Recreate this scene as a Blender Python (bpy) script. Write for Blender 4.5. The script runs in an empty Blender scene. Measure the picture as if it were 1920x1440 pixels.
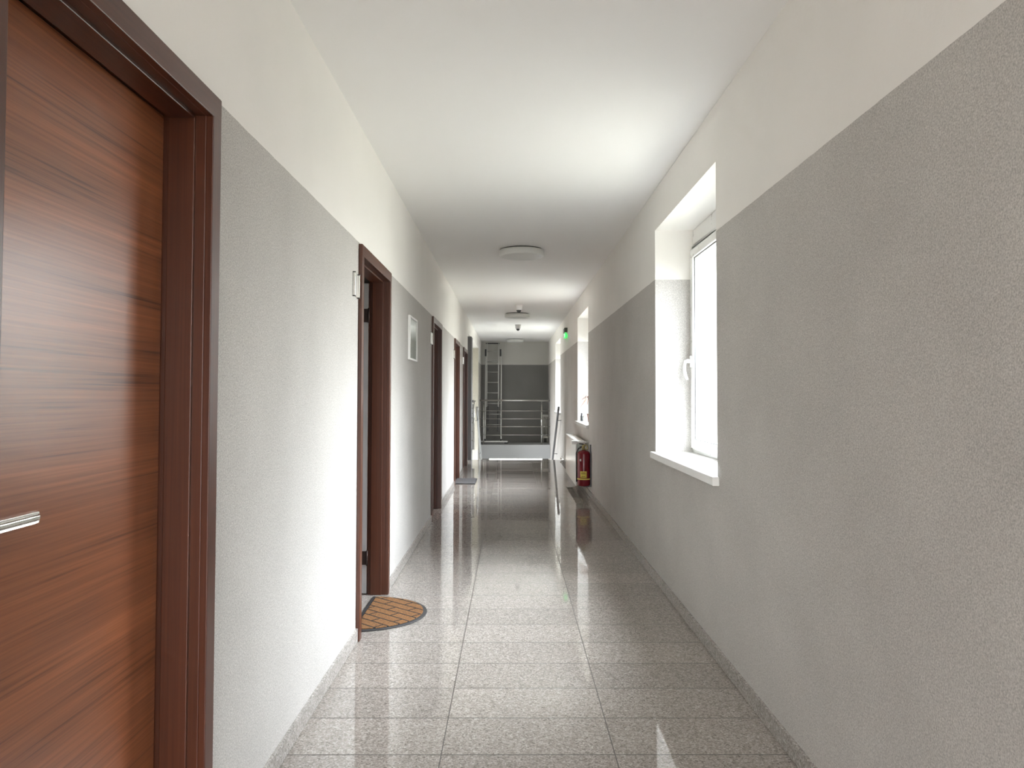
import bpy, bmesh, math, random
from mathutils import Vector, Matrix
random.seed(7)
S = bpy.context.scene
COL = S.collection
# ------------------------------------------------------------------ camera
def make_camera():
    yaw, pitch, roll, f = 4.9e-3, 3.05e-2, 1.9e-3, 1446.04
    cy, sy = math.cos(yaw), math.sin(yaw)
    F = Vector((sy*math.cos(pitch), cy*math.cos(pitch), math.sin(pitch)))
    r = Vector((cy, -sy, 0)); u = r.cross(F)
    c, s = math.cos(roll), math.sin(roll)
    r2 = c*r + s*u; u2 = -s*r + c*u
    M = Matrix((r2, u2, -F)).transposed().to_4x4()
    M.translation = (0, 0, 1.2477)
    cam = bpy.data.cameras.new('camera'); o = bpy.data.objects.new('camera', cam); COL.objects.link(o)
    cam.sensor_fit = 'HORIZONTAL'; cam.sensor_width = 36; cam.lens = f/1920*36
    cam.shift_x = -5.42/1920; cam.shift_y = -24.39/1920
    cam.clip_start = .02; cam.clip_end = 200
    o.matrix_world = M; S.camera = o
make_camera()
# ------------------------------------------------------------------ world and exposure
S.view_settings.view_transform = 'Standard'; S.view_settings.look = 'None'
S.view_settings.gamma = 1; S.view_settings.use_curve_mapping = False
S.view_settings.exposure = 1.08
SKY = 9.0
w = bpy.data.worlds.new('overcast_sky'); S.world = w; w.use_nodes = True
nt = w.node_tree; nt.nodes.clear()
def N(nt, t, **k):
    n = nt.nodes.new(t)
    for a, b in k.items():
        if a == 'i':
            for kk, v in b.items(): n.inputs[kk].default_value = v
        else: setattr(n, a, b)
    return n
out = N(nt, 'ShaderNodeOutputWorld'); bg = N(nt, 'ShaderNodeBackground'); bg.inputs[1].default_value = SKY
tc = N(nt, 'ShaderNodeTexCoord'); sx = N(nt, 'ShaderNodeSeparateXYZ')
mr = N(nt, 'ShaderNodeMapRange', i={1: -.5, 2: .5}); rp = N(nt, 'ShaderNodeValToRGB')
nt.links.new(tc.outputs['Generated'], sx.inputs[0]); nt.links.new(sx.outputs[2], mr.inputs[0])
nt.links.new(mr.outputs[0], rp.inputs[0]); # added mask dims one side of the sky so window reveals stay unclipped
ma = N(nt, 'ShaderNodeMapRange', interpolation_type='SMOOTHSTEP', i={1: .15, 2: .40, 3: 0, 4: 1}); mb_ = N(nt, 'ShaderNodeMapRange', interpolation_type='SMOOTHSTEP', i={1: -.22, 2: -.70, 3: 0, 4: 1})
nt.links.new(sx.outputs[0], ma.inputs[0]); nt.links.new(sx.outputs[1], mb_.inputs[0])
mm = N(nt, 'ShaderNodeMath', operation='MULTIPLY'); nt.links.new(ma.outputs[0], mm.inputs[0]); nt.links.new(mb_.outputs[0], mm.inputs[1])
ms = N(nt, 'ShaderNodeMath', operation='MULTIPLY_ADD'); nt.links.new(mm.outputs[0], ms.inputs[0]); ms.inputs[1].default_value = -.72; ms.inputs[2].default_value = 1
vs_ = N(nt, 'ShaderNodeVectorMath', operation='SCALE'); nt.links.new(rp.outputs[0], vs_.inputs[0]); nt.links.new(ms.outputs[0], vs_.inputs['Scale'])
nt.links.new(vs_.outputs[0], bg.inputs[0]); nt.links.new(bg.outputs[0], out.inputs[0])
e = rp.color_ramp.elements
e[0].position = .34; e[0].color = (.24, .235, .205, 1)
e[1].position = .50; e[1].color = (.58, .57, .55, 1)
e2 = e.new(.78); e2.color = (1.66, 1.70, 1.78, 1)
e3 = e.new(1.0); e3.color = (2.7, 2.8, 3.05, 1)
S.cycles.use_denoising = True
S.cycles.max_bounces = 10; S.cycles.diffuse_bounces = 7; S.cycles.glossy_bounces = 4
S.cycles.transparent_max_bounces = 8; S.cycles.sample_clamp_indirect = 12
S.cycles.caustics_reflective = False; S.cycles.caustics_refractive = False
YB_ = -3.4
def portal(loc, rot, sx_, sy_):
    l = bpy.data.lights.new('daylight_portal', 'AREA'); l.shape = 'RECTANGLE'; l.size = sx_; l.size_y = sy_
    l.cycles.is_portal = True
    o = bpy.data.objects.new('daylight_portal', l); COL.objects.link(o); o.location = loc; o.rotation_euler = rot
# window openings: (y0, y1, z0, z1) in the right wall
WIN = [(3.64, 5.19, .865, 2.36), (9.71, 11.275, .865, 2.365), (15.17, 16.90, .89, 2.365), (-2.40, -.85, .865, 2.36)]
for y0, y1, z0, z1 in WIN:
    portal((1.43, (y0+y1)/2, (z0+z1)/2), (0, math.pi/2, 0), z1-z0, y1-y0)   # local -Z looks to -X
portal((-3.32, 16.7, 1.1), (0, -math.pi/2, 0), 1.8, 1.6)
portal((.10, YB_-.16, 1.18), (math.pi/2, 0, 0), 1.5, 2.33)
portal((.12, 20.34, -.56), (-math.pi/2, 0, 0), 1.4, .38)
# ------------------------------------------------------------------ materials
MATS = {}
def mat(name, col=(.8, .8, .8), rough=.5, metal=0, **k):
    if name in MATS: return MATS[name]
    m = bpy.data.materials.new(name); m.use_nodes = True; MATS[name] = m
    b = m.node_tree.nodes['Principled BSDF']
    b.inputs['Base Color'].default_value = (*col, 1); b.inputs['Roughness'].default_value = rough
    b.inputs['Metallic'].default_value = metal
    for a, v in k.items(): b.inputs[a].default_value = v
    # a little procedural unevenness in the gloss
    t = m.node_tree
    n = N(t, 'ShaderNodeTexNoise', i={'Scale': 14, 'Detail': 3}); q = N(t, 'ShaderNodeMapRange', i={3: rough*.9, 4: min(1, rough*1.12)})
    g = N(t, 'ShaderNodeTexCoord'); t.links.new(g.outputs['Object'], n.inputs['Vector'])
    t.links.new(n.outputs[0], q.inputs[0]); t.links.new(q.outputs[0], b.inputs['Roughness'])
    return m
def bsdf(m): return m.node_tree.nodes['Principled BSDF']
def mixc(t, fac, a, b, mode='MIX'):
    n = N(t, 'ShaderNodeMix', data_type='RGBA', blend_type=mode)
    for idx, v in ((0, fac), (6, a), (7, b)):
        if isinstance(v, (int, float)): n.inputs[idx].default_value = v
        elif isinstance(v, tuple): n.inputs[idx].default_value = (*v, 1)
        else: t.links.new(v, n.inputs[idx])
    return n.outputs[2]
def math_(t, op, a, b=0., c=None):
    n = N(t, 'ShaderNodeMath', operation=op)
    for i, v in enumerate((a, b, c)):
        if v is None: continue
        if isinstance(v, (int, float)): n.inputs[i].default_value = v
        else: t.links.new(v, n.inputs[i])
    return n.outputs[0]
def wall_paint(name, line, white=(.87, .850, .815), grey=(.535, .515, .490)):
    m = bpy.data.materials.new(name); m.use_nodes = True; t = m.node_tree; b = bsdf(m)
    g = N(t, 'ShaderNodeNewGeometry'); s = N(t, 'ShaderNodeSeparateXYZ'); t.links.new(g.outputs['Position'], s.inputs[0])
    n1 = N(t, 'ShaderNodeTexNoise', i={'Scale': 230, 'Detail': 2, 'Roughness': .7}); t.links.new(g.outputs['Position'], n1.inputs['Vector'])
    n2 = N(t, 'ShaderNodeTexNoise', i={'Scale': 2.2, 'Detail': 4}); t.links.new(g.outputs['Position'], n2.inputs['Vector'])
    n3 = N(t, 'ShaderNodeTexNoise', i={'Scale': 45, 'Detail': 3, 'Roughness': .6}); t.links.new(g.outputs['Position'], n3.inputs['Vector'])
    sp = N(t, 'ShaderNodeMapRange', i={1: .3, 2: .7, 3: .68, 4: 1.24}); t.links.new(n1.outputs[0], sp.inputs[0])
    cl = N(t, 'ShaderNodeMapRange', i={1: .3, 2: .7, 3: .94, 4: 1.05}); t.links.new(n2.outputs[0], cl.inputs[0])
    f = math_(t, 'MULTIPLY', sp.outputs[0], cl.outputs[0])
    cc = N(t, 'ShaderNodeCombineColor'); [t.links.new(f, cc.inputs[i]) for i in range(3)]
    gcol = mixc(t, 1., grey, cc.outputs[0], 'MULTIPLY')
    wc = N(t, 'ShaderNodeCombineColor'); [t.links.new(cl.outputs[0], wc.inputs[i]) for i in range(3)]
    wcol = mixc(t, .35, white, mixc(t, 1., white, wc.outputs[0], 'MULTIPLY'))
    n4 = N(t, 'ShaderNodeTexNoise', i={'Scale': 9, 'Detail': 3}); t.links.new(g.outputs['Position'], n4.inputs['Vector'])
    zz = math_(t, 'ADD', s.outputs[2], math_(t, 'MULTIPLY', math_(t, 'SUBTRACT', n4.outputs[0], .5), .006))
    fac = math_(t, 'GREATER_THAN', zz, line)
    col = mixc(t, fac, gcol, wcol)
    t.links.new(col, b.inputs['Base Color']); b.inputs['Roughness'].default_value = .75
    b.inputs['Specular IOR Level'].default_value = .3
    hsum = math_(t, 'ADD', math_(t, 'MULTIPLY', n1.outputs[0], .35), n3.outputs[0])
    bp = N(t, 'ShaderNodeBump', i={'Strength': .35, 'Distance': .003}); t.links.new(hsum, bp.inputs['Height']); t.links.new(bp.outputs[0], b.inputs['Normal'])
    return m
M_WALL = wall_paint('two_tone_plaster', 2.026)
M_FARWALL = wall_paint('far_dimmed_plaster', 2.026, white=(.58, .57, .53), grey=(.22, .215, .205))  # grey read as darker paint; both tones also lowered to carry the dimness
M_STAIRWALL = wall_paint('speckled_plaster', 9.0, grey=(.46, .44, .37))
M_DARKPOST = mat('dark_grey_paint', (.115, .112, .115), .55)
M_CEIL = mat('ceiling_paint', (.87, .86, .845), .85)
def stone(name, tiles):
    m = bpy.data.materials.new(name); m.use_nodes = True; t = m.node_tree; b = bsdf(m)
    g = N(t, 'ShaderNodeNewGeometry'); P = g.outputs['Position']
    v1 = N(t, 'ShaderNodeTexVoronoi', i={'Scale': 190}); v2 = N(t, 'ShaderNodeTexVoronoi', i={'Scale': 95}); n1 = N(t, 'ShaderNodeTexNoise', i={'Scale': 140, 'Detail': 3, 'Roughness': .7})
    for q in (v1, v2, n1): t.links.new(P, q.inputs['Vector'])
    s1 = N(t, 'ShaderNodeSeparateColor'); t.links.new(v1.outputs['Color'], s1.inputs[0])
    s2 = N(t, 'ShaderNodeSeparateColor'); t.links.new(v2.outputs['Color'], s2.inputs[0])
    r = N(t, 'ShaderNodeValToRGB'); t.links.new(s1.outputs[0], r.inputs[0]); e = r.color_ramp.elements
    e[0].position = 0; e[0].color = (.10, .085, .075, 1); e[1].position = 1; e[1].color = (.66, .63, .60, 1)
    for p_, c_ in ((.10, (.20, .18, .165, 1)), (.24, (.30, .28, .26, 1)), (.75, (.42, .395, .37, 1))):
        k = e.new(p_); k.color = c_
    r2 = N(t, 'ShaderNodeValToRGB'); t.links.new(s2.outputs[1], r2.inputs[0]); e = r2.color_ramp.elements
    e[0].color = (.24, .22, .205, 1); e[1].color = (.46, .43, .405, 1)
    c = mixc(t, .45, r.outputs[0], r2.outputs[0])
    nr = N(t, 'ShaderNodeMapRange', i={1: .3, 2: .7, 3: .80, 4: 1.18}); t.links.new(n1.outputs[0], nr.inputs[0])
    cc = N(t, 'ShaderNodeCombineColor'); [t.links.new(nr.outputs[0], cc.inputs[i]) for i in range(3)]
    c = mixc(t, 1., c, cc.outputs[0], 'MULTIPLY')
    b.inputs['Specular IOR Level'].default_value = .5; b.inputs['IOR'].default_value = 1.52
    if tiles:
        s = N(t, 'ShaderNodeSeparateXYZ'); t.links.new(P, s.inputs[0])
        u = math_(t, 'DIVIDE', math_(t, 'ADD', s.outputs[0], .2396+6.03), .603); v = math_(t, 'DIVIDE', math_(t, 'ADD', s.outputs[1], -2.7122+30.3), .303)
        fu = math_(t, 'FRACT', u); fv = math_(t, 'FRACT', v)
        du = math_(t, 'MULTIPLY', math_(t, 'MINIMUM', fu, math_(t, 'SUBTRACT', 1., fu)), .603)
        dv = math_(t, 'MULTIPLY', math_(t, 'MINIMUM', fv, math_(t, 'SUBTRACT', 1., fv)), .303)
        joint = math_(t, 'MAXIMUM', math_(t, 'LESS_THAN', du, .0019), math_(t, 'LESS_THAN', dv, .0028))
        cx = N(t, 'ShaderNodeCombineXYZ'); t.links.new(math_(t, 'FLOOR', u), cx.inputs[0]); t.links.new(math_(t, 'FLOOR', v), cx.inputs[1])
        wn = N(t, 'ShaderNodeTexWhiteNoise'); t.links.new(cx.outputs[0], wn.inputs['Vector'])
        tv = N(t, 'ShaderNodeMapRange', i={3: .92, 4: 1.03}); t.links.new(wn.outputs[0], tv.inputs[0]); c = mixc(t, 1., c, (.94, .905, .875), 'MULTIPLY')
        tcn = N(t, 'ShaderNodeCombineColor'); [t.links.new(tv.outputs[0], tcn.inputs[i]) for i in range(3)]
        c = mixc(t, 1., c, tcn.outputs[0], 'MULTIPLY')
        c = mixc(t, joint, c, (.06, .05, .043))
        t.links.new(math_(t, 'ADD', math_(t, 'MULTIPLY', joint, .6), .02), b.inputs['Roughness'])
        # every slab is laid a hair out of level, so reflections break at the joints
        tilt = math_(t, 'MULTIPLY', math_(t, 'SUBTRACT', wn.outputs[0], .5), math_(t, 'MULTIPLY', math_(t, 'SUBTRACT', fv, .5), .0012))
        wob = N(t, 'ShaderNodeTexNoise', i={'Scale': 3.0, 'Detail': 1}); t.links.new(P, wob.inputs['Vector'])
        hh = math_(t, 'ADD', tilt, math_(t, 'MULTIPLY', wob.outputs[0], .0004))
        bp = N(t, 'ShaderNodeBump', i={'Strength': 1., 'Distance': 1.}); t.links.new(hh, bp.inputs['Height']); t.links.new(bp.outputs[0], b.inputs['Normal'])
    else: b.inputs['Roughness'].default_value = .22
    t.links.new(c, b.inputs['Base Color'])
    return m
M_FLOOR = stone('polished_granite_tiles', True); M_STONE = stone('granite_skirting', False)
def wood(name, grain, dark=(.060, .022, .011), light=(.235, .098, .050), rough=.30):
    m = bpy.data.materials.new(name); m.use_nodes = True; t = m.node_tree; b = bsdf(m)
    g = N(t, 'ShaderNodeNewGeometry')
    def tex(sc, **k):
        mp = N(t, 'ShaderNodeMapping'); mp.inputs['Scale'].default_value = sc; t.links.new(g.outputs['Position'], mp.inputs['Vector'])
        n = N(t, 'ShaderNodeTexNoise', i=k['i']); t.links.new(mp.outputs[0], n.inputs['Vector']); return n.outputs[0]
    L, A = .55, 24
    sc = (A, L, A) if grain == 'y' else (A, A, L)
    sc2 = tuple(q*5.5 if q == A else q*2.6 for q in sc); sc3 = tuple(q*.28 if q == A else q*.55 for q in sc)
    a = tex(sc, i={'Scale': 1, 'Detail': 5, 'Roughness': .7, 'Distortion': .35})
    f = tex(sc2, i={'Scale': 1, 'Detail': 3, 'Roughness': .6})
    c = tex(sc3, i={'Scale': 1, 'Detail': 2, 'Distortion': .8})
    v = math_(t, 'ADD', math_(t, 'ADD', math_(t, 'MULTIPLY', a, .42), math_(t, 'MULTIPLY', f, .46)), math_(t, 'MULTIPLY', c, .28))
    r = N(t, 'ShaderNodeValToRGB'); t.links.new(v, r.inputs[0]); e = r.color_ramp.elements
    e[0].position = .42; e[0].color = (*dark, 1); e[1].position = .74; e[1].color = (*light, 1)
    k = e.new(.52); k.color = tuple(dark[i]*.45+light[i]*.5 for i in range(3))+(1,)
    k = e.new(.62); k.color = tuple(dark[i]*.2+light[i]*.72 for i in range(3))+(1,)
    t.links.new(r.outputs[0], b.inputs['Base Color']); b.inputs['Roughness'].default_value = rough
    b.inputs['Specular IOR Level'].default_value = .5
    bp = N(t, 'ShaderNodeBump', i={'Strength': .12, 'Distance': .001}); t.links.new(f, bp.inputs['Height']); t.links.new(bp.outputs[0], b.inputs['Normal'])
    return m
M_LEAF = wood('horizontal_grain_walnut', 'y', (.055, .017, .007), (.40, .140, .058), .30)
M_FRAME = wood('vertical_grain_walnut', 'z', (.030, .009, .004), (.105, .032, .015), .32)
M_FRAMEH = wood('head_grain_walnut', 'y', (.030, .009, .004), (.105, .032, .015), .32)
M_PVC = mat('white_pvc', (.86, .86, .84), .28)
M_SILL = mat('white_sill', (.85, .85, .83), .22)
M_GASKET = mat('black_gasket', (.02, .02, .022), .6)
M_STEEL = mat('brushed_steel', (.62, .61, .58), .24, 1)
M_SATIN = mat('satin_nickel', (.80, .79, .76), .2, 1)
M_DKSTEEL = mat('dark_steel', (.16, .16, .165), .35, .8)
M_ALU = mat('worn_aluminium', (.50, .50, .48), .38, 1)
M_BLACK = mat('black_plastic', (.016, .016, .017), .35)
M_ENAMEL = mat('white_enamel', (.84, .835, .80), .25)
M_OPAL = mat('opal_diffuser', (.70, .70, .67), .3)
M_WHITEP = mat('white_plastic', (.82, .81, .80), .35)
M_GREYEDGE = mat('grey_door_edge', (.42, .41, .41), .4)
M_HINGE = mat('bronzed_hinge', (.07, .05, .045), .4, .7)
M_RED = mat('red_cylinder_paint', (.16, .006, .013), .25)
M_BRASS = mat('brass', (.36, .30, .13), .35, 1)
M_YEL = mat('yellow_strap', (.75, .62, .12), .5)
M_RUBBER = mat('black_rubber', (.035, .035, .037), .6)
M_GREYMAT = mat('grey_carpet', (.095, .097, .10), .95)
M_STAIR = mat('concrete_grey', (.42, .43, .43), .6)
M_WHITE = mat('white_plaster', (.8, .8, .78), .7)
M_ROOM = mat('dim_room_plaster', (.30, .25, .22), .8)
M_TERRA = mat('brown_pot', (.16, .08, .06), .5)
M_DARKBAND = mat('shadow_gap_grey', (.05, .045, .04), .6)
M_CASTRAD = mat('cast_iron_cream', (.55, .54, .50), .4)
def glass():
    m = bpy.data.materials.new('window_glass'); m.use_nodes = True; t = m.node_tree; t.nodes.clear()
    o = N(t, 'ShaderNodeOutputMaterial'); tr = N(t, 'ShaderNodeBsdfTransparent'); tr.inputs[0].default_value = (.95, .97, .96, 1)
    gl = N(t, 'ShaderNodeBsdfGlossy'); gl.inputs['Roughness'].default_value = .02; lw = N(t, 'ShaderNodeLayerWeight', i={0: .5}); fr = N(t, 'ShaderNodeMath', operation='MULTIPLY_ADD'); pw = N(t, 'ShaderNodeMath', operation='POWER'); t.links.new(lw.outputs['Facing'], pw.inputs[0]); pw.inputs[1].default_value = 5; t.links.new(pw.outputs[0], fr.inputs[0]); fr.inputs[1].default_value = .7; fr.inputs[2].default_value = .05
    mx = N(t, 'ShaderNodeMixShader'); t.links.new(fr.outputs[0], mx.inputs[0]); t.links.new(tr.outputs[0], mx.inputs[1]); t.links.new(gl.outputs[0], mx.inputs[2]); t.links.new(mx.outputs[0], o.inputs[0])
    return m
M_GLASS = glass()
def coir():
    m = bpy.data.materials.new('coir_bricks'); m.use_nodes = True; t = m.node_tree; b = bsdf(m)
    g = N(t, 'ShaderNodeNewGeometry'); mp = N(t, 'ShaderNodeMapping'); mp.inputs['Rotation'].default_value = (0, 0, math.radians(41)); t.links.new(g.outputs['Position'], mp.inputs['Vector'])
    br = N(t, 'ShaderNodeTexBrick', i={'Scale': 1, 'Mortar Size': .0055, 'Brick Width': .21, 'Row Height': .066, 'Mortar Smooth': .1}); t.links.new(mp.outputs[0], br.inputs['Vector'])
    n = N(t, 'ShaderNodeTexNoise', i={'Scale': 260, 'Detail': 4, 'Roughness': .8}); t.links.new(g.outputs['Position'], n.inputs['Vector'])
    r = N(t, 'ShaderNodeValToRGB'); t.links.new(n.outputs[0], r.inputs[0]); e = r.color_ramp.elements
    e[0].position = .36; e[0].color = (.045, .022, .009, 1); e[1].position = .68; e[1].color = (.46, .215, .075, 1)
    t.links.new(mixc(t, br.outputs['Fac'], r.outputs[0], (.015, .013, .012)), b.inputs['Base Color']); b.inputs['Roughness'].default_value = .95
    bp = N(t, 'ShaderNodeBump', i={'Strength': .9, 'Distance': .004}); t.links.new(math_(t, 'SUBTRACT', n.outputs[0], br.outputs['Fac']), bp.inputs['Height']); t.links.new(bp.outputs[0], b.inputs['Normal'])
    return m
M_COIR = coir()
def ramp_mat(name, c1, c2, scale, rough):
    m = bpy.data.materials.new(name); m.use_nodes = True; t = m.node_tree; b = bsdf(m)
    n = N(t, 'ShaderNodeTexNoise', i={'Scale': scale, 'Detail': 3}); g = N(t, 'ShaderNodeNewGeometry'); t.links.new(g.outputs['Position'], n.inputs['Vector'])
    t.links.new(mixc(t, n.outputs[0], c1, c2), b.inputs['Base Color']); b.inputs['Roughness'].default_value = rough; return m
M_LEAFG = ramp_mat('red_edged_leaf', (.30, .05, .08), (.16, .20, .08), 30, .45)
def emis(name, col, s):
    m = bpy.data.materials.new(name); m.use_nodes = True; b = bsdf(m)
    b.inputs['Base Color'].default_value = (*col, 1); b.inputs['Emission Color'].default_value = (*col, 1); b.inputs['Emission Strength'].default_value = s; b.inputs['Roughness'].default_value = .3
    return m
# ------------------------------------------------------------------ mesh helpers
class MB:
    def __init__(s): s.v = []; s.f = []; s.sm = []
    def add(s, vs, fs, smooth=False):
        n = len(s.v); s.v += [tuple(q) for q in vs]; s.f += [tuple(n+i for i in f) for f in fs]; s.sm += [smooth]*len(fs); return s
    def box(s, x0, x1, y0, y1, z0, z1):
        x0, x1 = sorted((x0, x1)); y0, y1 = sorted((y0, y1)); z0, z1 = sorted((z0, z1))
        return s.add([(x0, y0, z0), (x1, y0, z0), (x1, y1, z0), (x0, y1, z0), (x0, y0, z1), (x1, y0, z1), (x1, y1, z1), (x0, y1, z1)],
                     [(3, 2, 1, 0), (4, 5, 6, 7), (0, 1, 5, 4), (1, 2, 6, 5), (2, 3, 7, 6), (3, 0, 4, 7)])
    def tube(s, pts, r, n=14, cap=True):
        P = [Vector(p) for p in pts]; R = r if isinstance(r, (list, tuple)) else [r]*len(P); vs = []; up = None
        for i, p in enumerate(P):
            d = (P[min(i+1, len(P)-1)]-P[max(i-1, 0)]).normalized()
            if up is None: up = Vector((0, 0, 1)) if abs(d.z) < .9 else Vector((1, 0, 0))
            a = d.cross(up).normalized(); b_ = a.cross(d).normalized(); up = b_
            vs += [p+(a*math.cos(2*math.pi*k/n)+b_*math.sin(2*math.pi*k/n))*R[i] for k in range(n)]
        fs = [(i*n+k, i*n+(k+1) % n, (i+1)*n+(k+1) % n, (i+1)*n+k) for i in range(len(P)-1) for k in range(n)]
        s.add(vs, fs, True)
        if cap: s.add(vs[:n], [tuple(range(n))[::-1]]); s.add(vs[-n:], [tuple(range(n))])
        return s
    def lathe(s, prof, c=(0, 0, 0), ax='z', n=40):
        vs = []
        for r, h in prof:
            for k in range(n):
                a = 2*math.pi*k/n; p = (r*math.cos(a), r*math.sin(a), h)
                if ax == 'x': p = (p[2], p[0], p[1])
                if ax == 'y': p = (p[1], p[2], p[0])
                vs.append((p[0]+c[0], p[1]+c[1], p[2]+c[2]))
        fs = [(i*n+k, i*n+(k+1) % n, (i+1)*n+(k+1) % n, (i+1)*n+k) for i in range(len(prof)-1) for k in range(n)]
        s.add(vs, fs, True)
        if prof[0][0] > 1e-4: s.add(vs[:n], [tuple(range(n))[::-1]])
        if prof[-1][0] > 1e-4: s.add(vs[-n:], [tuple(range(n))])
        return s
    def build(s, name, m, parent=None, bevel=0, seg=2, angle=40):
        me = bpy.data.meshes.new(name); me.from_pydata(s.v, [], s.f); me.materials.append(m)
        for p, q in zip(me.polygons, s.sm): p.use_smooth = q
        bm = bmesh.new(); bm.from_mesh(me); bmesh.ops.remove_doubles(bm, verts=bm.verts, dist=1e-6); bmesh.ops.recalc_face_normals(bm, faces=bm.faces); bm.to_mesh(me); bm.free()
        o = bpy.data.objects.new(name, me); COL.objects.link(o)
        if parent is not None:
            o.parent = parent; o.matrix_parent_inverse = world_inv(parent)
        if bevel:
            b = o.modifiers.new('bevel', 'BEVEL'); b.width = bevel; b.segments = seg; b.limit_method = 'ANGLE'; b.angle_limit = math.radians(angle)
        return o
def world_inv(p):
    M = Matrix.Translation(p.location)
    return M.inverted() if p.parent is None and p.type == 'EMPTY' else Matrix.Identity(4)
def thing(name, loc, label, cat, group=None, kind=None):
    o = bpy.data.objects.new(name, None); COL.objects.link(o); o.location = loc; o.empty_display_size = .05
    return tag(o, label, cat, group, kind)
def tag(o, label, cat, group=None, kind=None):
    o['label'] = label; o['category'] = cat
    if group: o['group'] = group
    if kind: o['kind'] = kind
    return o
def voxel(mb, ax, t0, t1, A, B, solid):
    """slab normal to axis ax from t0 to t1; grid A x B on the other two axes; solid(i,j)"""
    def P(t, a, b): return ((t, a, b), (a, t, b), (a, b, t))[ax]
    na, nb = len(A)-1, len(B)-1
    S_ = lambda i, j: 0 <= i < na and 0 <= j < nb and solid((A[i]+A[i+1])/2, (B[j]+B[j+1])/2)
    for i in range(na):
        for j in range(nb):
            if not S_(i, j): continue
            a0, a1, b0, b1 = A[i], A[i+1], B[j], B[j+1]
            for t in (t0, t1): mb.add([P(t, a0, b0), P(t, a1, b0), P(t, a1, b1), P(t, a0, b1)], [(0, 1, 2, 3)])
            if not S_(i-1, j): mb.add([P(t0, a0, b0), P(t1, a0, b0), P(t1, a0, b1), P(t0, a0, b1)], [(0, 1, 2, 3)])
            if not S_(i+1, j): mb.add([P(t0, a1, b0), P(t1, a1, b0), P(t1, a1, b1), P(t0, a1, b1)], [(0, 1, 2, 3)])
            if not S_(i, j-1): mb.add([P(t0, a0, b0), P(t1, a0, b0), P(t1, a1, b0), P(t0, a1, b0)], [(0, 1, 2, 3)])
            if not S_(i, j+1): mb.add([P(t0, a0, b1), P(t1, a0, b1), P(t1, a1, b1), P(t0, a1, b1)], [(0, 1, 2, 3)])
def holes(rects): return lambda a, b: not any(r[0] < a < r[1] and r[2] < b < r[3] for r in rects)
def cuts(lo, hi, vals): return sorted(set([lo, hi]+[v for v in vals if lo < v < hi]))
def struct(mb, name, m, label, cat, **k):
    return tag(mb.build(name, m, **k), label, cat, kind='structure')
# ------------------------------------------------------------------ the shell
XL, XR, ZC = -.782, .973, 2.636
YB, YE, YF = -3.4, 14.805, 20.2      # behind the camera, floor edge at the stair, far wall
XW = -3.2; PT = .11; ZL = -1.87; XO = 1.42
DOORS = [(1.10, 2.01), (3.93, 4.90), (7.57, 8.54), (10.57, 11.50), (12.53, 13.60)]
ZD = 2.018
Lh = [(a+.004, b-.004, -1, ZD-.004) for a, b in DOORS] + [(13.85, 14.75, -5, 2.36), (15.15, 18.38, -5, 2.36), (14.75, 15.15, -5, 2.36)]
mb = MB(); voxel(mb, 0, XL-PT, XL, cuts(YB, YF, [q for h in Lh for q in h[:2]]), cuts(ZL, ZC, [0, 2.36, ZD-.004]), lambda a, b: holes(Lh)(a, b) and (b > 0 or a > 13.8 or True))
struct(mb, 'wall_left', M_WALL, 'left corridor wall, grey below and white above, pierced by five doors', 'wall')
WINH = [(a, b, c-.043, e) for a, b, c, e in WIN]
mb = MB(); voxel(mb, 0, XR, XO, cuts(YB, YF+.12, [q for h in WIN for q in h[:2]]), cuts(ZL, ZC, [q for h in WINH for q in h[2:]]), holes(WINH))
struct(mb, 'wall_right', M_WALL, 'right corridor wall, grey below and white above, with deep window recesses', 'wall')
W6 = (-.57, .82, -.75, -.37)
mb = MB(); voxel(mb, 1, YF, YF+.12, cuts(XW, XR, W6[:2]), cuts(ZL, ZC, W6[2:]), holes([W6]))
struct(mb, 'wall_far', M_FARWALL, 'far end wall behind the ladder, dimness painted in, dark grey below a paler band', 'wall')
WB = (-.65, .85, .02, 2.35)  # unseen opening added behind the camera to brighten the near corridor
mb = MB(); voxel(mb, 1, YB-.15, YB, cuts(XW, XO, WB[:2]), cuts(0, ZC, WB[2:]), holes([WB]))
struct(mb, 'wall_back', M_WALL, 'end wall of the corridor behind the viewer', 'wall')
WW = (15.9, 17.5, .2, 2.0)
mb = MB(); voxel(mb, 0, XW-.12, XW, cuts(YB, YF+.12, WW[:2]), cuts(ZL, ZC, WW[2:]), holes([WW]))
struct(mb, 'wall_west', M_STAIRWALL, 'outer wall of the stairwell beside the corridor', 'wall')
struct(MB().box(XW+.001, XL-.0008, 18.372, 18.5, ZL, 2.357), 'wall_stairwell', M_STAIRWALL, 'speckled beige stairwell wall seen through the opening on the left', 'wall')
struct(MB().box(XW, XL-PT, 13.75, 13.85, ZL, ZC), 'wall_partition', M_WALL, 'partition between the rooms and the stairwell', 'wall')
struct(MB().box(XW, XL-PT, 13.85, 18.38, 2.36, 2.44), 'ceiling_stairwell', M_CEIL, 'lower white ceiling over the side stairwell', 'ceiling')
struct(MB().box(XW, XO, YB-.15, YF+.12, ZC, ZC+.15), 'ceiling', M_CEIL, 'plain white corridor ceiling', 'ceiling')
struct(MB().box(XW, XO, YB-.15, YE, -.3, 0), 'floor', M_FLOOR, 'polished speckled granite tile floor of the corridor', 'floor')
struct(MB().box(XL-PT, XR, 19.19, YF, -.345, 0), 'floor_landing', M_STAIR, 'landing slab beyond the stair void with a pale grey edge', 'floor', bevel=.006)
struct(MB().box(XW, XO, YE-.3, YF+.12, ZL-.15, ZL), 'floor_lower', M_STAIR, 'lower floor at the foot of the stairs', 'floor')
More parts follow.
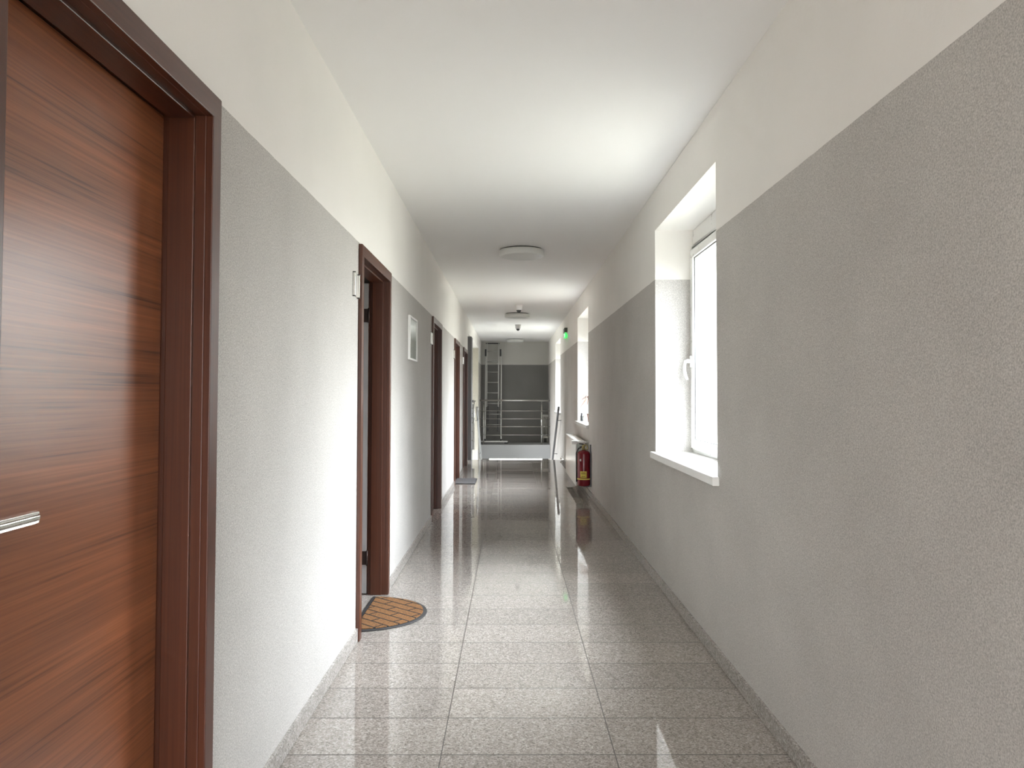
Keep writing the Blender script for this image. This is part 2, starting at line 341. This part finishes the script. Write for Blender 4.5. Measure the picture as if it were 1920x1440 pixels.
struct(MB().box(XL-PT-.04, -.757, 14.75, 15.15, ZL, 2.355), 'trim_1', M_DARKPOST, 'dark grey post at the stairwell opening past the last door', 'trim', bevel=.004)
# baseboards: low granite strips, broken at the doors
mb = MB(); ys = [YB]+[q for d in DOORS for q in d]+[13.85]
for a, b in zip(ys[::2], ys[1::2]):
    y = a
    while y < b-1e-6:
        y2 = min(b, y+.603); mb.box(XL, XL+.012, y+.0006, y2-.0006, .003, .0674); y = y2
struct(mb, 'baseboard_left', M_STONE, 'low granite skirting along the left wall', 'baseboard')
mb = MB(); y = YB
while y < 14.8-1e-6:
    y2 = min(14.8, y+.603); mb.box(XR-.012, XR, y+.0006, y2-.0006, .003, .0674); y = y2
struct(mb, 'baseboard_right', M_STONE, 'low granite skirting along the right wall', 'baseboard')
# stairs going down beyond the floor edge
mb = MB()
for k in range(10):
    mb.box(XL+.01, XR-.002, YE+.29*k, YE+.29*(k+1), ZL, -.17*(k+1))
struct(mb, 'stair_flight', M_STAIR, 'stair flight going down at the end of the tiled floor', 'stairs')
mb = MB().add([(-1.05, 18.30, -.55), (-.785, 18.30, -.06), (-.785, 18.30, -.55), (-1.05, 18.37, -.55), (-.785, 18.37, -.06), (-.785, 18.37, -.55)], [(0, 2, 1), (3, 4, 5), (0, 1, 4, 3), (1, 2, 5, 4), (2, 0, 3, 5)])
struct(mb, 'trim_2', M_WHITE, 'small white sloping stair cheek at the foot of the beige stairwell wall', 'trim')
# ------------------------------------------------------------------ doors
CF = XL+.020       # casing face
def door(n, y0, y1, label, opened=False, handle=True):
    d = thing('door_%d' % n, ((XL), (y0+y1)/2, 0), label, 'door', kind='structure')
    cw = .055; i0, i1, zt = y0+cw, y1-cw, ZD-.060
    f = MB()
    for a, b in ((y0, i0), (i1, y1)): f.box(XL+.001, CF, a, b, 0, ZD)
    # linings: front rebate then a stop standing 8 mm proud, then the back
    for a, b, c in ((y0+.012, i0, 1), (i1, y1-.012, -1)):
        f.box(-.893, XL+.002, a, b, 0, zt+.03)
        if c > 0: f.box(-.873, -.806, b-.006, b+.009, 0, zt+.03)
        else: f.box(-.873, -.806, a-.009, a+.006, 0, zt+.03)
    fr = f.build('door_frame', M_FRAME, d, bevel=.0022)
    h = MB(); h.box(XL+.001, CF+.0004, y0+.0005, y1-.0005, zt, ZD); h.box(-.893, XL+.002, i0, i1, zt, ZD-.012); h.box(-.873, -.806, i0+.0095, i1-.0095, zt-.009, zt+.006)
    h.build('door_head', M_FRAMEH, d, bevel=.0022)
    if not opened:
        lf = MB().box(-.927, -.887, i0-.010+.013, i1+.010-.013, .006, zt-.003).build('door_leaf', M_LEAF, d, bevel=.0015)
        MB().box(-.935, -.9275, i0-.02, i1+.02, 0, zt+.02).build('rebate', M_GASKET, d)
        if handle:
            hy = i0+.065; hz = 1.028
            g = MB(); g.lathe([(.026, 0), (.026, .006), (.022, .009)], (-.887, hy, hz), 'x'); g.tube([(-.887, hy, hz), (-.845, hy, hz)], .009)
            g.lathe([(.026, 0), (.026, .006), (.022, .009)], (-.887, hy, hz-.07), 'x')
            pr = []     # flat lever with two shallow grooves
            sec = [(-.0075, -.010), (-.0075, .010), (-.002, .0125), (.006, .0105), (.0045, .006), (.008, .003), (.008, -.003), (.0045, -.006), (.006, -.0105), (-.002, -.0125)]
            ys_ = [(hy-.012, .8), (hy-.004, 1), (hy+.10, 1), (hy+.150, 1), (hy+.164, .93), (hy+.170, .6)]
            vs = [(-.845+a*s, yy, hz+b*s) for yy, s in ys_ for a, b in sec]; m_ = len(sec)
            fs = [(i*m_+k, i*m_+(k+1) % m_, (i+1)*m_+(k+1) % m_, (i+1)*m_+k) for i in range(len(ys_)-1) for k in range(m_)]
            fs += [tuple(range(m_)), tuple((len(ys_)-1)*m_+k for k in range(m_))]
            g.add(vs, fs); q = g.build('door_handle', M_SATIN, lf, bevel=.0008); q['label'] = 'satin metal lever handle'
    else:
        lf = MB().box(-.937, -.897, i1+.004, i1+.83, .008, zt-.012).build('door_leaf', M_LEAF, d, bevel=.0015)
        MB().box(-.936, -.898, i1+.0005, i1+.004, .008, zt-.012).build('leaf_edge', M_GREYEDGE, lf)['label'] = 'bare grey edge of the open leaf'
        for za, zb in ((1.70, 1.785), (.185, .27)):
            MB().box(-.931, -.899, i1-.0022, i1+.0006, za, zb).tube([(-.896, i1-.004, za-.004), (-.896, i1-.004, zb+.004)], .0055, 10).build('hinge', M_HINGE, lf)
    return d
DL = ['nearest walnut door with lever handle, cut off at the left edge', 'walnut doorway standing open beside the half-round coir mat',
      'walnut door just past the white-edged frame hanging on the left wall', 'walnut door behind the flat grey doormat', 'last walnut door before the dark grey stairwell post']
for n, ((a, b), l) in enumerate(zip(DOORS, DL)): door(n+1, a, b, l, opened=(n == 1))
# ------------------------------------------------------------------ windows
def window(n, y0, y1, z0, z1, label):
    d = thing('window_%d' % n, (XR, (y0+y1)/2, z0), label, 'window', kind='structure')
    xf = 1.217; bz = z1-.11                     # inner face of the frame; underside of the shutter box
    def ring(mb, xa, xb, a, b, c, e, w_): mb.box(xa, xb, a, a+w_, c, e); mb.box(xa, xb, b-w_, b, c, e); mb.box(xa, xb, a+w_, b-w_, c, c+w_); mb.box(xa, xb, a+w_, b-w_, e-w_, e)
    MB().box(xf+.012, 1.36, y0, y1, bz, z1).build('shutter_box', M_PVC, d, bevel=.003)
    f = MB(); ring(f, xf+.004, xf+.072, y0, y1, z0, bz, .05); f.build('window_frame', M_PVC, d, bevel=.003)
    s = MB(); ring(s, xf-.014, xf+.046, y0+.028, y1-.028, z0+.028, bz-.028, .058); sh = s.build('sash', M_PVC, d, bevel=.006, seg=3)
    g = MB(); ring(g, xf+.001, xf+.0045, y0+.085, y1-.085, z0+.085, bz-.085, .005); g.build('gasket', M_GASKET, sh)
    MB().box(xf+.008, xf+.014, y0+.086, y1-.086, z0+.086, bz-.086).build('pane', M_GLASS, sh)
    # handle near the far stile
    hy = y1-.062; hz = 1.47; x = xf-.014
    h = MB(); h.box(x-.011, x, hy-.015, hy+.015, hz-.038, hz+.038); h.tube([(x-.008, hy, hz+.002), (x-.034, hy, hz+.002)], .014, 14)
    P = []
    for k in range(13):
        t = k/12; P.append((x-.036-.017*math.sin(t*math.pi*.9)-.004*(1-t)+.012*t, hy, hz+.008-.13*t))
    h.tube(P, [.0095+.0015*math.sin(k/12*3.14) for k in range(13)], 12); h.build('window_handle', M_WHITEP, sh, bevel=.002)['label'] = 'curved white handle'
    sl = MB(); xa, xb, xc = XR-.033, XR-.0005, xf+.03; O = [(xa, y0-.035), (xb, y0-.035), (xb, y0), (xc, y0), (xc, y1), (xb, y1), (xb, y1+.035), (xa, y1+.035)]
    sl.add([(a, b, z) for z in (z0-.043, z0) for a, b in O], [tuple(range(8))[::-1], tuple(range(8, 16))]+[(k, (k+1) % 8, 8+(k+1) % 8, 8+k) for k in range(8)])
    sl.build('window_sill', M_SILL, d, bevel=.004, seg=3)
    MB().box(xf+.06, XO+.04, y0, y1, z0-.043, z0+.002).build('outer_sill', M_ALU, d)
    return d
WL = ['nearest deep window on the right with a curved white handle', 'middle window, with a red-leaved plant and pots on its sill', 'farthest window, a narrow bright strip above the stair handrail', 'window behind the viewer']
for n, ((a, b, c, e), l) in enumerate(zip(WIN, WL)): window(n+1, a, b, c, e, l)
# ------------------------------------------------------------------ nameplates beside the doors
def nameplate(y, label):
    t = thing('nameplate', (XL, y+.055, 1.79), label, 'nameplate', group='nameplates on the left wall beside the doors')
    z0, z1 = 1.736, 1.850
    MB().box(XL, XL+.004, y, y+.115, z0, z1).build('plate', M_ALU, t, bevel=.0008)
    for yy in (y, y+.107): MB().box(XL, XL+.014, yy, yy+.008, z0-.001, z1+.001).build('rail', M_SATIN, t, bevel=.002)
    for yy in (y-.001, y+.106):
        for zz in (z0-.004, z1): MB().box(XL, XL+.0145, yy, yy+.010, zz, zz+.004).build('end_cap', M_BLACK, t)
for y, l in ((3.79, 'small metal nameplate with bright rails beside the open doorway'), (7.45, 'small metal nameplate at the near edge of the third door'),
             (10.43, 'small metal nameplate just before the door with the grey mat'), (12.39, 'small metal nameplate just before the last walnut door')): nameplate(y, l)
# ------------------------------------------------------------------ framed notice on the left wall
t = thing('picture_frame', (XL, 6.06, 1.51), 'white-edged landscape frame hanging on the grey wall between two doors', 'picture frame')
y0, y1, z0, z1 = 5.83, 6.29, 1.512, 1.850
f = MB()
for a, b, c, e in ((y0, y0+.014, z0, z1), (y1-.014, y1, z0, z1), (y0+.014, y1-.014, z0, z0+.014), (y0+.014, y1-.014, z1-.014, z1)): f.box(XL, XL+.018, a, b, c, e)
f.build('frame_moulding', M_WHITEP, t, bevel=.002)
MB().box(XL+.001, XL+.006, y0+.012, y1-.012, z0+.012, z1-.012).build('sheet', mat('notice_paper', (.60, .60, .56), .5), t)
MB().box(XL+.006, XL+.0068, y0+.03, y1-.03, z1-.055, z1-.050).build('header_line', mat('grey_print', (.35, .35, .34), .6), t)
MB().box(XL+.0095, XL+.012, y0+.012, y1-.012, z0+.012, z1-.012).build('glazing', M_GLASS, t)
# ------------------------------------------------------------------ doormats
t = thing('half_round_doormat', (-.84, 4.43, 0), 'half-round coir doormat with black rubber rim in front of the open doorway', 'doormat')
def halfdisc(cx, cy, rx, ry, z0, z1, n=48, inset=0):
    P = [(cx+inset+(rx-2*inset if inset else rx)*math.cos(-math.pi/2+math.pi*k/n)*1, cy+(ry-inset)*math.sin(-math.pi/2+math.pi*k/n)) for k in range(n+1)]
    m_ = len(P); vs = [(x, y, z0) for x, y in P]+[(x, y, z1) for x, y in P]
    return vs, [tuple(range(m_)), tuple(range(m_, 2*m_))]+[(k, (k+1) % m_, m_+(k+1) % m_, m_+k) for k in range(m_)]
MB().add(*halfdisc(-.845, 4.43, .368, .345, .0005, .009)).build('rubber_rim', M_RUBBER, t, bevel=.004)
MB().add(*halfdisc(-.845, 4.43, .368, .345, .008, .014, inset=.022)).build('coir_pile', M_COIR, t, bevel=.003)
t = thing('flat_doormat', (-.64, 11.1, 0), 'flat dark grey rectangular doormat in front of the fourth door', 'doormat')
MB().box(-.80, -.497, 10.76, 11.44, .0005, .008).build('backing', M_RUBBER, t, bevel=.002)
MB().box(-.79, -.507, 10.77, 11.43, .008, .013).build('pile', M_GREYMAT, t, bevel=.002)
# ------------------------------------------------------------------ ceiling lamps and cameras
def ceiling_lamp(y, label):
    t = thing('ceiling_lamp', (.10, y, ZC), label, 'lamp', group='round opal ceiling lamps')
    MB().lathe([(.195, 0), (.195, -.012)], (.10, y, ZC), n=64).build('mounting_ring', M_DARKBAND, t)
    MB().lathe([(.212, -.011), (.2135, -.018), (.2135, -.060), (.206, -.069), (.19, -.073), (.1, -.079), (.0001, -.081)], (.10, y, ZC), n=64).build('diffuser', M_OPAL, t)
for y, l in ((7.35, 'nearest round opal lamp on the corridor ceiling, switched off'), (13.2, 'second round opal ceiling lamp, right behind a dome camera'), (19.3, 'farthest round opal ceiling lamp, above the stair landing')): ceiling_lamp(y, l)
def dome(x, y, z, label, m, s=1.):
    t = thing('dome_camera', (x, y, ZC), label, 'security camera', group='dome cameras on the ceiling')
    MB().lathe([(.060*s, 0), (.060*s, -.022), (.056*s, -.026), (.056*s, -.03), (.052*s, -.070), (.046*s, -.082), (.036*s, -.084)], (x, y, ZC), n=36).build('housing', m, t)
    MB().lathe([(.036*s, -.080)]+[(.038*s*math.cos(a), -.082-.040*math.sin(a)) for a in [i*math.pi/16 for i in range(0, 8)]]+[(.0001, -.122)], (x, y, ZC), n=30).build('dome', M_BLACK, t)['label'] = 'glossy black dome'
dome(.118, 11.9, ZC, 'white dome security camera just before the second ceiling lamp', M_WHITEP)
dome(.135, 15.3, ZC, 'greyish dome security camera between the second and third ceiling lamps', mat('light_grey_plastic', (.55, .53, .53), .4), .98)
# ------------------------------------------------------------------ emergency sign
t = thing('emergency_sign', (XR, 13.45, 2.3), 'small green lit emergency sign high on the right wall before the far window', 'emergency sign')
MB().box(XR-.052, XR, 13.30, 13.60, 2.325, 2.405).build('housing', mat('dark_green_housing', (.03, .04, .03), .4), t, bevel=.006)
MB().box(XR-.050, XR-.0, 13.305, 13.318, 2.30, 2.40).build('side_cap', M_WHITEP, t, bevel=.003)
MB().box(XR-.040, XR-.022, 13.30, 13.60, 2.235, 2.326).build('lit_panel', emis('green_sign', (.02, .70, .10), .75), t, bevel=.004)['label'] = 'lit green panel'
MB().box(XR-.0415, XR-.040, 13.33, 13.42, 2.245, 2.305).build('pictogram', emis('pale_sign', (.6, 1., .65), .7), t)
# ------------------------------------------------------------------ panel radiator under the middle window
t = thing('panel_radiator', (.87, 10.55, .1), 'white panel radiator under the middle window behind the fire extinguisher', 'radiator')
ry0, ry1, rz0, rz1 = 9.68, 11.42, .108, .672
MB().box(.808, .822, ry0, ry1, rz0, rz1-.004).build('front_panel', M_ENAMEL, t, bevel=.006, seg=3)
MB().box(.908, .920, ry0, ry1, rz0, rz1-.01).build('back_panel', M_ENAMEL, t, bevel=.004)
g = MB()
for k in range(38): g.box(.822, .908, ry0+.03+k*.0445, ry0+.032+k*.0445, rz0+.03, rz1-.03)
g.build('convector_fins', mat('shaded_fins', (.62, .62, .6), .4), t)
MB().box(.811, .921, ry0+.001, ry1-.001, rz1-.018, rz1).build('top_grille', M_ENAMEL, t, bevel=.009, seg=4)
for yy in (ry0, ry1-.003): MB().box(.822, .908, yy, yy+.003, rz0+.01, rz1-.02).build('side_cover', mat('grey_side', (.36, .39, .36), .45), t)
for yy in (ry0+.25, ry1-.28): MB().box(.92, XR-.001, yy, yy+.03, .2, .6).build('wall_bracket', M_ENAMEL, t)
v = MB().tube([(.93, ry0-.045, .655), (XR-.001, ry0-.045, .655)], .008).tube([(.835, ry0-.045, .655), (.935, ry0-.045, .655)], .013).build('valve_pipe', M_WHITEP, t)
MB().lathe([(.012, 0), (.021, -.008), (.024, -.02), (.0245, -.07), (.020, -.08)], (.835, ry0-.045, .655), 'x', 24).build('thermostat_head', M_WHITEP, v)['label'] = 'white ribbed thermostat head'
MB().tube([(.90, ry0+.01, .655), (.90, ry0-.045, .655)], .010).build('valve_union', M_SATIN, v)
# ------------------------------------------------------------------ fire extinguisher
EX, EY, ER = .884, 9.40, .078
t = thing('fire_extinguisher', (EX, EY, .14), 'red fire extinguisher with a yellow label, hung low on the right wall', 'fire extinguisher')
z0 = .140
body = MB().lathe([(.0001, z0), (ER-.018, z0), (ER-.004, z0+.010), (ER, z0+.025), (ER, z0+.385), (ER-.006, z0+.405), (ER-.022, z0+.422), (.026, z0+.432), (.022, z0+.436)], (EX, EY, 0), n=44).build('cylinder', M_RED, t)
MB().lathe([(.020, z0+.434), (.020, z0+.452), (.015, z0+.456), (.015, z0+.482), (.018, z0+.486), (.018, z0+.498)], (EX, EY, 0), n=24).build('valve_body', M_BRASS, t)
h = MB(); h.tube([(EX+.02, EY, z0+.495), (EX-.01, EY-.01, z0+.505), (EX-.055, EY-.02, z0+.512)], [.008, .008, .006], 8); h.tube([(EX+.02, EY, z0+.485), (EX-.05, EY-.02, z0+.476)], [.007, .005], 8)
h.build('squeeze_grip', M_BLACK, t)
P = [(EX+.01+.033*math.cos(a), EY-.045, z0+.468+.033*math.sin(a)) for a in [math.radians(q) for q in range(-60, 211, 15)]]
MB().tube([(EX, EY, z0+.46)]+P, .0055, 8).build('pull_ring', M_BRASS, t)
MB().tube([(EX-.01, EY, z0+.47), (EX-.06, EY+.005, z0+.455), (EX-.088, EY+.01, z0+.40), (EX-.088, EY+.01, z0+.20), (EX-.086, EY+.01, z0+.05)], .008, 8).build('hose', M_BLACK, t)
def wrap(zc, hh, a0, a1, r, n=16):
    vs = []
    for k in range(n+1):
        a = math.radians(a0+(a1-a0)*k/n)
        for rr, z in ((r, zc-hh), (r, zc+hh), (r-.0012, zc+hh), (r-.0012, zc-hh)): vs.append((EX+rr*math.cos(a), EY+rr*math.sin(a), z))
    fs = [(k*4+i, k*4+(i+1) % 4, k*4+4+(i+1) % 4, k*4+4+i) for k in range(n) for i in range(4)]+[(0, 1, 2, 3), (n*4, n*4+1, n*4+2, n*4+3)]
    return MB().add(vs, fs, True)
lb = wrap(.283, .040, -126, -68, ER+.0018).build('information_label', M_YEL, body, bevel=0); lb['label'] = 'yellow information label'
for zc, a0, a1 in ((.305, -118, -80), (.292, -118, -76), (.262, -112, -84)): wrap(zc, .0035, a0, a1, ER+.0028, 8).build('print_line', mat('label_print', (.32, .22, .04), .6), body)
wrap(.228, .008, -200, 20, ER+.003, 40).build('strap', M_YEL, t)['label'] = 'yellow retaining strap'
MB().lathe([(.0001, 0), (.015, 0), (.015, -.002), (.0001, -.002)], (EX-.040, EY-ER*.86, .458), 'y', 20).build('round_sticker', M_WHITEP, body)
MB().box(XR-.012, XR, EY-.03, EY+.03, z0-.01, z0+.50).box(XR-.10, XR-.012, EY-.025, EY+.025, z0-.010, z0-.002).build('wall_bracket', M_BLACK, t, bevel=.001)
# ------------------------------------------------------------------ things on the middle sill
zs = .865
t = thing('potted_dracaena', (1.10, 10.72, zs), 'red-leaved spiky plant in a brown pot on the middle sill', 'potted plant')
MB().lathe([(.0001, 0), (.032, 0), (.034, .01), (.048, .105), (.052, .108), (.052, .120), (.047, .120), (.044, .10), (.0001, .10)], (1.10, 10.72, zs), n=30).build('pot', M_TERRA, t)
MB().tube([(1.10, 10.72, zs+.09), (1.098, 10.72, zs+.24), (1.09, 10.715, zs+.37)], [.006, .005, .004], 8).build('stem', mat('woody_stem', (.22, .15, .1), .8), t)
g = MB()
for k in range(80):
    a = random.uniform(0, 2*math.pi); L = random.uniform(.14, .24); up = random.uniform(.2, 1.15); w_ = random.uniform(.006, .010)
    c = Vector((1.088, 10.714, zs+random.uniform(.30, .38))); d = Vector((math.cos(a), math.sin(a), 0)); sd = Vector((-math.sin(a), math.cos(a), 0)); vs = []
    for i in range(9):
        u = i/8; p = c+d*L*(u*math.cos(up)+.15*u)+Vector((0, 0, L*(math.sin(up)*u-.95*u*u)))
        p.x = min(p.x, 1.185); p.z = max(p.z, zs+.01); ww = w_*(1-u)**.6*(.5+u) + .0004
        vs += [p-sd*ww, p+sd*ww, p+Vector((0, 0, .0012))]
    fs = []
    for i in range(8): b = i*3; fs += [(b, b+1, b+4, b+3), (b+1, b+2, b+5, b+4), (b+2, b, b+3, b+5)]
    g.add(vs, fs, True)
g.build('leaves', M_LEAFG, t)
tag(MB().lathe([(.0001, 0), (.026, 0), (.032, .012), (.035, .05), (.033, .075), (.027, .092), (.020, .100), (.020, .112), (.015, .112), (.015, .098), (.0001, .09)], (1.04, 10.81, zs), n=30).build('white_jar', M_ENAMEL), 'small round white jar on the middle sill between the black bottle and brown pot', 'jar')
t = thing('black_bottle', (1.018, 11.10, zs), 'slim black bottle at the far end of the middle sill', 'bottle')
MB().lathe([(.0001, 0), (.020, 0), (.021, .004), (.021, .072), (.017, .088), (.010, .096)], (1.018, 11.10, zs), n=24).build('bottle_body', M_BLACK, t)
MB().lathe([(.010, .094), (.013, .096), (.013, .118), (.0001, .120)], (1.018, 11.10, zs), n=20).build('cap', M_BLACK, t)
# ------------------------------------------------------------------ far landing railing
t = thing('landing_railing', (.1, 19.24, 0), 'brushed steel guard railing across the far landing above the stairs', 'railing')
MB().tube([(-.80, 19.24, 1.10), (XR, 19.24, 1.10)], .0215, 18).build('handrail', M_STEEL, t)
for x in (-.683, .762):
    p = MB().tube([(x, 19.24, 0), (x, 19.24, 1.02)], .0165, 14).tube([(x, 19.24, 1.02), (x, 19.24, 1.085)], .006, 8).lathe([(.035, 0), (.035, .006)], (x, 19.24, 0)).build('post', M_STEEL, t)
for z in (.842, .642, .447, .242): MB().tube([(-.79, 19.215, z), (XR, 19.215, z)], .0068, 10).build('rail_bar', M_STEEL, t)
# side railing, seen end-on beside the dark post
t = thing('stairwell_railing', (-.72, 14.9, 0), 'end post and stub rails of a steel railing at the left stairwell opening', 'railing')
MB().tube([(-.755, 14.93, 1.115), (-.712, 14.93, 1.115), (-.690, 14.93, 1.112)], .024, 16).build('handrail', M_STEEL, t)
MB().tube([(-.712, 14.93, .18), (-.712, 14.93, 1.10)], .008, 12).build('post', M_STEEL, t)
for z in (.98, .88, .795, .70, .535, .36, .19): MB().tube([(-.757, 14.93, z), (-.722, 14.93, z)], .007, 8).lathe([(.0001, -.011), (.011, 0), (.0001, .011)], (-.732, 14.93, z), n=12).build('rail_bar', M_STEEL, t)
MB().tube([(-.735, 14.95, .18), (-.735, 14.95, 1.06)], .009, 8).build('post_shadow', M_DKSTEEL, t)  # dark tube stands in for the post's shadow between the bars
# sloping handrails of the stair
def slope_rail(x, wx, label, m):
    t = thing('stair_handrail', (x, 14.6, 1.0), label, 'handrail', group='handrails sloping down the stairs')
    P = [(x, 14.72, .94), (x, 14.64, .985), (x, 14.60, 1.0)]; L = [(x, 14.60+q, 1.0-.553*q) for q in (.15, 1, 2, 3.2)]
    MB().tube([(x, 14.60, 1.005)]+L, .0215, 16).build('rail_tube', m, t)
    for q in (.35, 1.7, 2.9):
        z = 1.0-.553*q
        MB().tube([(x, 14.6+q, z-.02), (x, 14.6+q, z-.06), (wx, 14.6+q, z-.06)], .006, 8).build('bracket', M_DKSTEEL, t)
slope_rail(.900, XR, 'dark steel stair handrail sloping down the right wall', M_DKSTEEL)
slope_rail(-.645, -.690, 'grey steel stair handrail sloping down on the left side', M_ALU)
t = thing('pipe_stub', (.985, 14.7, .02), 'small chrome pipe fitting at the foot of the right wall by the stairs', 'pipe fitting')
MB().tube([(XR, 14.68, .035), (.935, 14.68, .035)], .018, 12).build('elbow', M_SATIN, t)
MB().lathe([(.030, 0), (.030, -.006)], (XR-.001, 14.68, .035), 'x', 16).build('rosette', M_SATIN, t)
# ------------------------------------------------------------------ ladder leaning in the far left corner
t = thing('extension_ladder', (-.46, 19.9, 0), 'tall aluminium extension ladder leaning in the far left corner', 'ladder')
yb, yt, H = 19.72, 20.08, 2.60
def L(z, o=0): return yb+(yt-yb)*z/H+o
for x in (-.662, -.255):
    g = MB(); vs = [(x+a, L(z, b), z) for z in (.07, 2.35) for a, b in ((-.013, -.03), (.013, -.03), (.013, .03), (-.013, .03))]
    g.add(vs, [(0, 1, 2, 3), (4, 5, 6, 7), (0, 1, 5, 4), (1, 2, 6, 5), (2, 3, 7, 6), (3, 0, 4, 7)]).build('outer_stile', M_ALU, t, bevel=.003)
for x in (-.625, -.325):
    g = MB(); vs = [(x+a, L(z, b-.065), z) for z in (.93, 2.58) for a, b in ((-.012, -.028), (.012, -.028), (.012, .028), (-.012, .028))]
    g.add(vs, [(0, 1, 2, 3), (4, 5, 6, 7), (0, 1, 5, 4), (1, 2, 6, 5), (2, 3, 7, 6), (3, 0, 4, 7)]).build('inner_stile', M_ALU, t, bevel=.003)
for k in range(4): z = .205+.268*k; MB().tube([(-.662, L(z), z), (-.255, L(z), z)], .014, 10).build('rung', M_ALU, t)
for k in range(6): z = 1.02+.268*k; MB().tube([(-.625, L(z, -.065), z), (-.325, L(z, -.065), z)], .014, 10).build('rung', M_ALU, t)
MB().tube([(-.66, L(2.575, -.065), 2.575), (-.30, L(2.575, -.065), 2.575)], .014, 8).build('top_bar', M_BLACK, t)
for x in (-.66, -.275): MB().box(x-.02, x+.02, L(2.3)-.09, L(2.3)+.05, 2.24, 2.42).build('hook', M_BLACK, t, bevel=.006)
for x in (-.595, -.34): MB().box(x-.012, x+.012, 19.90, 19.93, .33, .95).box(x-.02, x+.02, 19.885, 19.94, .30, .38).build('strut', M_BLACK, t, bevel=.004)
for x in (-.662, -.255): MB().box(x-.02, x+.02, yb-.04, yb+.04, .065, .115).build('rubber_foot', M_BLACK, t, bevel=.005)
MB().box(-.775, -.085, yb-.035, yb+.035, .028, .068).build('base_bar', M_ALU, t, bevel=.004)
for xa, xb in ((-.775, -.70), (-.17, -.075)): MB().box(xa, xb, yb-.035, yb+.035, 0, .028).build('base_foot', M_BLACK, t, bevel=.003)
# column radiator in the far right corner
t = thing('column_radiator', (.9, 20.0, 0), 'old column radiator in the far right corner behind the landing railing', 'radiator')
for k in range(4):
    x = .835+k*.047
    for yy in (19.98, 20.09): MB().tube([(x, yy, .17), (x, yy, .68)], .0125, 10).build('column', M_CASTRAD, t)
for z in (.15, .70): MB().tube([(.815, 20.035, z), (XR, 20.035, z)], [.03, .03], 12).box(.815, .985-.012, 19.965, 20.105, z-.03, z+.025).build('header', M_CASTRAD, t, bevel=.012, seg=3)
MB().tube([(.96, 20.035, .15), (XR-.001, 20.035, .15)], .012).build('supply_pipe', M_CASTRAD, t)
for x in (.84, .94): MB().tube([(x, 20.035, 0), (x, 20.035, .13)], .014, 8).build('foot', M_CASTRAD, t)
